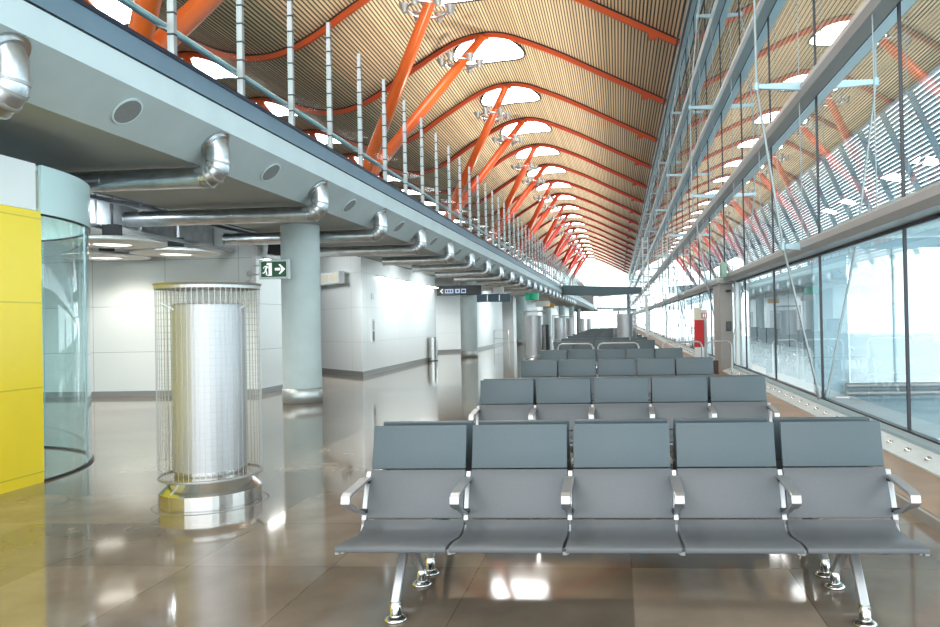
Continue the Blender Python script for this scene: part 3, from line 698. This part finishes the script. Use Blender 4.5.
# bow-string trusses with V stays
k = 0
y = 11.61
while y < 190:
    t = thing('bowstring_truss', 'steel rod truss bracing the glass wall, %s from the camera' % ORD[k], 'rod truss', (GX, y, 0), 'bowstring trusses of the glass wall')
    for s, nm in ((-1, 'inner_rod'), (1, 'outer_rod')):
        b = MB()
        prof = [(0.03, .14), (.55, 2.58), (.90, 5.06), (.90, 7.64), (.62, 10.3), (.06, 13.3)]
        pts = [(s*p, 0, z) for p, z in prof]
        for p, q in zip(pts, pts[1:]): b.tube([p, q], .020, 8)
        b.tube([(s*.03, 0, .14), (s*.075, 0, .36)], .04, 8)
        b.build(nm, M['rod'], t)
    for d, z in prof[1:5]:
        b = MB(); b.prism([(-d-.04, z-.03), (-d-.04, z+.03), (-.1, z+.05), (d+.04, z+.03), (d+.04, z-.03), (.1, z-.09), (-.1, z-.09)], 'Y', -.03, .03)
        b.tube([(-d, 0, z-.06), (-d, 0, z+.06)], .045, 8); b.tube([(d, 0, z-.06), (d, 0, z+.06)], .045, 8)
        b.build('bracket', M['blue_metal'], t)
    k += 1; y += BAY*3
# step and lit sill along the glass
b = MB(); b.cur = 1; b.box(2.155, 2.19, Y0, YEND-1, 0, .075); b.cur = 0; b.box(2.19, 2.74, Y0, YEND-1, 0, .08); b.box(2.74, 3.3, Y0, YEND-1, -.2, .08)
struct(b.build('trim_9', [M['brown'], M['portal']]), 'tan stone step at the foot of the glass wall', 'trim')
sill = thing('window_sill', 'pale sloped metal sill with small spotlights at the foot of the glass', 'sill', (0,0,0))
b = MB(); b.prism([(2.73, .08), (2.73, .10), (2.97, .165), (2.99, .165), (2.99, .08)], 'Y', Y0, YEND-1); b.build('plate', M['pale_sill'], sill)
b = MB(); b.cur = 0; b.prism([(2.99, .08), (2.99, .20), (3.05, .235), (3.14, .235), (3.14, .08)], 'Y', Y0, YEND-1); b.cur = 1; b.box(3.05, 3.12, Y0, YEND-1, .235, .255); b.build('glazing_bar', [M['blue_metal'], M['black_gasket']], sill)
sp = None
for i in range(80):
    y = 5.2+.49*i
    if sp is None:
        b = MB(); b.lathe([(0,.035),(.02,.03),(.035,.012),(.04,0),(.0,0)], 0, 0, 12); sp = b.build('spotlight', M['bright_steel'], sill)
        c = sp
    else:
        c = sp.copy(); COL.objects.link(c); c.parent = sill
    c.location = (2.86, y, .132)

# gate portal, exit box, fire cabinet
d = thing('gate_portal', 'grey gate portal standing in front of the glass wall', 'portal', (0,0,0))
b = MB(); b.box(2.70, 3.04, 20.0, 21.3, .08, 2.42); b.build('box', M['portal'], d, .01)
b = MB(); b.box(2.66, 3.05, 19.9, 21.4, 2.42, 2.52); b.build('header', M['grey_metal'], d)
b = MB(); b.box(3.06, 3.2, 19.6, 19.9, .08, 2.5); b.build('post', M['white'], d)
b = MB(); b.box(2.85, 2.99, 19.95, 20.0, 1.15, 1.40); b.build('card_reader', M['sign_dark'], d, .01)
b = MB(); b.box(2.86, 2.98, 19.85, 20.0, 2.18, 2.24); b.build('door_closer', M['rubber'], d)
b = MB(); b.box(2.22, 2.5, 19.0, 19.1, .08, .42) ; tag(b.build('floor_box', pbr('dark_brown', (.05,.02,.015), .5)), 'small dark brown box at the foot of the gate portal', 'box')
t = thing('exit_box', 'pale green exit box hung from the transom above the gate portal', 'sign', (2.70, 19.3, 2.72))
b = MB(); b.box(-.06, .08, -.2, .2, -.19, .19); b.build('housing', M['gate_green'], t, .01); b = MB(); b.box(-.064, -.06, -.16, .16, -.15, .15); b.build('face', M['green'], t); b = MB(); b.tube([(.05,0,-.1),(.32,0,-.1)], .025, 8); b.build('arm', M['steel'], t)
t = thing('fire_hose_cabinet', 'red fire hose cabinet with cream top beside the glass wall', 'fire cabinet', (2.78, 26.0, .08))
b = MB(); b.box(-.16, .16, -.12, .12, .42, 1.36); b.build('red_door', M['red'], t, .01)
b = MB(); b.box(-.16, .08, -.12, .12, 1.36, 1.78); b.build('top_panel', M['cream'], t)
b = MB(); b.box(.10, .30, .12, .22, 0, 1.72); b.box(-.16, .16, -.1, .12, 0, .42); b.build('stand', M['white'], t)
b = MB(); b.box(.09, .29, .11, .12, 1.42, 1.60); b.build('plate', M['red'], t)
b = MB(); b.box(.15, .18, .10, .11, 1.44, 1.58); b.box(.22, .25, .10, .11, 1.44, 1.58); b.build('symbol', M['sign_white'], t)
# hoop barriers
for k, (xa, xb, lab) in enumerate(((-1.46, -.62, 'steel hoop barrier behind the fourth bench row, leftmost'), (-.50, .46, 'steel hoop barrier behind the fourth bench row, second from left'), (1.02, 1.94, 'steel hoop barrier right of the gap in the barrier line'), (2.06, 2.62, 'steel hoop barrier against the gate portal, rightmost'))):
    t = thing('hoop_barrier', lab, 'barrier', (0, 17.6, 0), 'steel hoop barriers')
    z0 = .08 if xb > 2.2 else 0
    b = MB(); r = .1; pts = [(xa, 0, 0), (xa, 0, .85), (xa+.03, 0, .92), (xa+r, 0, .95), (xb-r, 0, .95), (xb-.03, 0, .92), (xb, 0, .85), (xb, 0, z0)]
    b.tube(pts, .022, 10); b.build('hoop', M['wire'], t)
    b = MB(); b.lathe([(0,0),(.06,0),(.06,.01),(0,.012)], xa, 0, 14); b.lathe([(0,z0),(.06,z0),(.06,z0+.01),(0,z0+.012)], xb, 0, 14); b.build('foot_plates', M['steel'], t)

# boarding bridge outside
t = thing('boarding_bridge', 'boarding bridge with bright frosted panes outside the glass at right', 'boarding bridge', (0,0,0))
for x0, x1 in ((4.25, 5.03), (5.06, 6.05)):
    b = MB(); b.box(x0, x1, 14.0, 14.03, .27, 2.72); b.build('frosted_pane', M['frosted'], t)
b = MB(); b.box(3.6, 4.22, 14.0, 14.1, 0, 2.9); b.box(6.08, 7.6, 14.0, 14.1, 0, 2.9); b.box(4.22, 6.08, 14.0, 14.06, 2.72, 2.9); b.box(4.22, 6.08, 14.0, 14.05, -.05, .25); b.box(5.03, 5.06, 13.99, 14.04, .25, 2.72); b.build('frame', M['blue_metal'], t)
b = MB(); b.box(3.8, 9, 9.5, 14.2, -.3, -.05); b.build('deck', pbr('pale_blue_deck', (.42, .55, .62), .5, 0, .08, 2), t)
b = MB(); b.box(3.85, 9, 10.0, 14.2, 2.92, 3.1); b.build('canopy', M['mint'], t)
for z in (.18, .32):
    b = MB(); b.tube([(4.1, 13.8, z-.1), (7, 13.8, z-.1)], .05, 8); b.build('kick_rail', M['grey_metal'], t)
b = MB(); b.box(6.6, 7.0, 13.2, 13.6, -5, 2.9); b.build('leg', M['blue_metal'], t)
t = thing('sky_block_screen', 'grey teal panelled screen wall added outside to block the sky beyond the frosted panes', 'screen wall', (0,0,0))  # added to hide bright sky so the facade reflections show
b = MB(); b.box(5.62, 5.9, 20.8, 32.5, -5, 2.75); b.build('walls', M['pier'], t)
b = MB(); b.box(5.45, 6.0, 20.6, 32.7, 2.75, 2.95); b.build('roof', M['mint'], t)
for i in range(6):
    b = MB(); b.box(5.585, 5.62, 21.1+1.9*i, 22.75+1.9*i, .5, 2.4); b.build('pane', M['deck'], t)
# exterior louvre screen below the eaves
lv = thing('louvre_screen', 'silver horizontal louvre screen hung from the eaves outside', 'louvre screen', (0,0,0))
b = MB()
zt, zb, xt, xb = 12.25, 5.4, 14.2, 17.3
n = 36
for i in range(n):
    q = i/(n-1); x = xt+(xb-xt)*q; z = zt+(zb-zt)*q
    b.box(x-.02, x+.12, 2, 190, z-.062, z+.062)
b.build('slats', M['louvre'], lv)
b = MB(); b.tube([(xt+(xb-xt)*.5-.2, 2, (zt+zb)/2), (xt+(xb-xt)*.5-.2, 190, (zt+zb)/2)], .09, 8); b.tube([(xt-.1, 2, zt-.03), (xt-.1, 190, zt-.03)], .12, 8); b.build('tube', M['louvre'], lv)
pb = MB(); pb.bar((xt-.15, 0, zt-.14), (xb-.15, 0, zb-.5), .28, .16, (0,1,0)); 
pp = None
for i in range(50):
    y = 3+3.7*i
    if pp is None: pp = pb.build('louvre_post', M['blue_metal'], lv); c = pp
    else: c = pp.copy(); COL.objects.link(c); c.parent = lv
    c.location = (0, y, 0)

# ------------------------------------------------------------------ far end
br = thing('footbridge', 'dark footbridge crossing the hall in the distance', 'footbridge', (0, 62, 0))
b = MB(); b.prism([(-4.65, 3.75), (-4.65, 4.5), (1.9, 4.2), (2.0, 4.1), (1.9, 3.7), (-1.5, 3.55)], 'Y', 0, 2.3); b.build('deck', M['deck'], br)
b = MB(); b.box(-4.6, 1.9, .05, .07, 4.5, 5.4); b.build('glass_rail', M['rail_glass'], br)
b = MB(); b.box(.72, .98, 1.2, 1.5, 0, 3.6); b.build('pier', M['channel'], br)
ms = thing('lift_mast', 'pale lattice mast at the right end of the footbridge', 'mast', (2.3, 61, 0))
b = MB()
for x in (-.22, .22):
    for yy in (-.2, .2): b.bar((x, yy, 3.4), (x, yy, 8.2), .09)
for z in [3.5+.55*i for i in range(9)]: b.bar((-.22, -.2, z), (.22, -.2, z), .06); b.bar((-.22, .2, z), (.22, .2, z), .06)
b.build('frame', M['sign_grey'], ms)
b = MB(); b.box(-.12, .12, -.12, .12, .08, 3.45); b.build('foot', M['sign_grey'], ms)
b = MB(); b.prism([(-4.5, 3.7), (-4.5, 4.2), (1.9, 4.0), (1.9, 3.7)], 'Y', 150.2, 153); b.box(-.2, .2, 151, 151.5, 0, 3.7); tag(b.build('footbridge', M['blue_metal']), 'second pale footbridge at the far end of the hall', 'footbridge')
b = MB()
for x in (-30, -25, -20, -15, -10, -5, 0, 2.9): b.box(x-.08, x+.08, YEND, YEND+.15, 0, roofz(x))
for z in (4, 8, 12): b.box(-34, 3, YEND, YEND+.15, z-.08, z+.08)
ew = b.build('window_90', M['sign_grey']); struct(ew, 'glazed end wall of the hall', 'window')
b = MB(); b.add([(-34, YEND+.08, 0), (3, YEND+.08, 0), (3, YEND+.08, 13.5), (-34, YEND+.08, 13.5)], [(0,1,2,3)]); b.build('pane', M['rail_glass'], ew)

# ------------------------------------------------------------------ bench rows
# local frame: origin on the floor below the top of the backrest, bench faces -Y
PITCH = .577; NX = 5
def strip(b, prof, x0, x1, th):
    # bent sheet: prof is a list of (y,z) on its upper/front face, thickness goes to the back
    n = len(prof); ns = []
    for i in range(n):
        a = Vector(prof[max(i-1,0)]); c = Vector(prof[min(i+1,n-1)]); t = (c-a).normalized(); ns.append(Vector((t.y, -t.x)))
    vs = []
    for i in range(n):
        p = Vector(prof[i]); q = p+ns[i]*th
        vs += [(x0, p.x, p.y), (x1, p.x, p.y), (x1, q.x, q.y), (x0, q.x, q.y)]
    fs = [(i*4+a, i*4+(a+1) % 4, i*4+4+(a+1) % 4, i*4+4+a) for i in range(n-1) for a in range(4)]+[(3,2,1,0), (n*4-4, n*4-3, n*4-2, n*4-1)]
    b.add(vs, fs)
SEATP = [(-.607, .372), (-.605, .394), (-.592, .401), (-.50, .396), (-.40, .380), (-.30, .368), (-.225, .372), (-.185, .388), (-.164, .418)]
BACKP = [(-.161, .423), (-.130, .52), (-.090, .61), (-.055, .672)]
TOPP = [(-.053, .676), (-.022, .80), (-.004, .905), (-.002, .915)]
def make_bench(label, group):
    t = thing('bench_seat_row', label, 'bench', (0,0,0), group)
    for i in range(NX):
        x = (i-2)*PITCH; 
        o = None
        b = MB(); b.smooth = True; strip(b, SEATP, x-.281, x+.281, .026); b.build('seat', M['seat'], t, .004)
        b = MB(); b.smooth = True; strip(b, BACKP, x-.273, x+.273, .024); b.build('backrest', M['seat'], t, .004)
        b = MB(); b.smooth = True; strip(b, TOPP, x-.271, x+.271, .026); b.build('headrest', M['seat_upper'], t, .004)
    for i in range(NX+1):
        x = (i-2.5)*PITCH
        # side frame following the seat profile
        b = MB()
        fp = [(p[0]+.012, p[1]-.034) for p in SEATP[3:]]+[(p[0]+.006, p[1]-.01) for p in BACKP]
        strip(b, fp, x-.014, x+.014, .032)
        b.build('side_frame', M['alu'], t, .003)
        # armrest loop
        b = MB(); ap = [(-.075, .618), (-.13, .622), (-.30, .606), (-.385, .600), (-.412, .590), (-.415, .575), (-.395, .560), (-.34, .535), (-.24, .490), (-.145, .455)]
        strip(b, ap[:5], x-.027, x+.027, .018); strip(b, ap[3:8], x-.025, x+.025, .020); strip(b, ap[7:], x-.013, x+.013, .018)
        b.build('armrest', M['alu'], t, .004)
        for yb, zb_ in ((-.085, .612), (-.148, .462)):
            b = MB(); b.tube([(x-.022, yb, zb_), (x+.022, yb, zb_)], .012, 10); b.build('armrest_bolt', M['rubber'], t)
        b = MB(); b.box(x-.012, x+.012, -.55, -.50, .343, .362); b.build('glide', M['post'], t, .003)
    b = MB(); b.prism([(-.33,.29),(-.24,.29),(-.225,.30),(-.225,.32),(-.24,.33),(-.33,.33),(-.345,.32),(-.345,.30)], 'X', -1.42, 1.42); b.build('beam', M['alu'], t)
    for sx in (-1, 1):
        x = sx*1.16
        lg = MB(); 
        lg.prism([(-.345,.345),(-.225,.345),(-.20,.31),(-.05,.135),(-.02,.115),(.02,.115),(.018,.135),(-.01,.16)][:0] or [(-.36,.335),(-.21,.335),(-.235,.28),(-.335,.28)], 'X', x-.03, x+.03)
        lg.prism([(-.345,.34),(-.275,.34),(-.482,.085),(-.528,.085)], 'X', x-.022, x+.022)
        lg.prism([(-.30,.33),(-.225,.33),(.018,.09),(-.025,.085)], 'X', x-.022, x+.022)
        lo = lg.build('leg', M['alu'], t, .006)
        for y in (-.505, .0):
            b = MB(); b.lathe([(.027,.10),(.027,.03),(.030,.03),(.030,.022)], x, y, 16); b.build('sleeve', M['bright_steel'], lo)
            b = MB(); b.lathe([(0,.0),(.055,0),(.057,.008),(.045,.018),(.03,.024),(0,.024)], x, y, 20); b.build('foot', M['bright_steel'], lo)
    return t
grp = 'grey five seat bench rows'
bench = make_bench('grey five-seat metal bench facing the camera, nearest in the foreground', grp)
rows = [4.2, 7.45, 11.05, 14.85, 21.0, 24.6, 28.6, 32.4, 36.2, 40, 44, 48, 52, 56]
cxs = [0, .01, -.05, -.17, -.42, -.5, -.55, -.6, -.6, -.6, -.6, -.6, -.6, -.6]
for k, (y, cx) in enumerate(zip(rows, cxs)):
    far = y > 18
    skip = ('armrest_bolt', 'glide') if far else ()
    if far: skip = skip+(('side_frame',) if y > 30 else ())
    if k == 0: f = bench
    else:
        f = copy_tree(bench, None, skip); f['label'] = 'grey five-seat bench facing the camera, %s row from the front' % ORD[k]
    f.location = (cx, y, 0)
    r = copy_tree(bench, None, skip); r['label'] = 'grey five-seat bench turned away, backing onto the %s row' % ORD[k]
    r.location = (cx, y+.19, 0); r.rotation_euler = (0, 0, PI)

# ------------------------------------------------------------------ world, lights, camera
W = bpy.data.worlds.new('overcast'); S.world = W; W.use_nodes = True
nt = W.node_tree; bg = nt.nodes['Background']; bg.inputs[0].default_value = (.90, .97, 1.0, 1); bg.inputs[1].default_value = 3.6

cam = bpy.data.cameras.new('camera'); co = bpy.data.objects.new('camera', cam); COL.objects.link(co)
cam.sensor_width = 36; cam.lens = 740/940*36; cam.shift_x = -94/940; cam.shift_y = 0; cam.clip_end = 500; cam.clip_start = .05
yaw, pitch, roll = .0735, .0101, -.0203
cy, sy = math.cos(yaw), math.sin(yaw)
r = Vector((cy, sy, 0)); f = Vector((-sy, cy, 0)); u = Vector((0,0,1))
f, u = f*math.cos(pitch)+u*math.sin(pitch), u*math.cos(pitch)-f*math.sin(pitch)
r, u = r*math.cos(roll)+u*math.sin(roll), u*math.cos(roll)-r*math.sin(roll)
mw = Matrix((r, u, -f)).transposed().to_4x4(); mw.translation = (0, 0, 1.5)
co.matrix_world = mw
S.camera = co
S.view_settings.view_transform = 'Standard'; S.view_settings.look = 'None'; S.view_settings.gamma = 1; S.view_settings.exposure = 0.45
try: S.view_settings.use_curve_mapping = False
except Exception: pass
S.cycles.max_bounces = 10; S.cycles.transparent_max_bounces = 24; S.cycles.glossy_bounces = 5; S.cycles.diffuse_bounces = 5
S.cycles.caustics_reflective = False; S.cycles.caustics_refractive = False
S.cycles.sample_clamp_indirect = 6
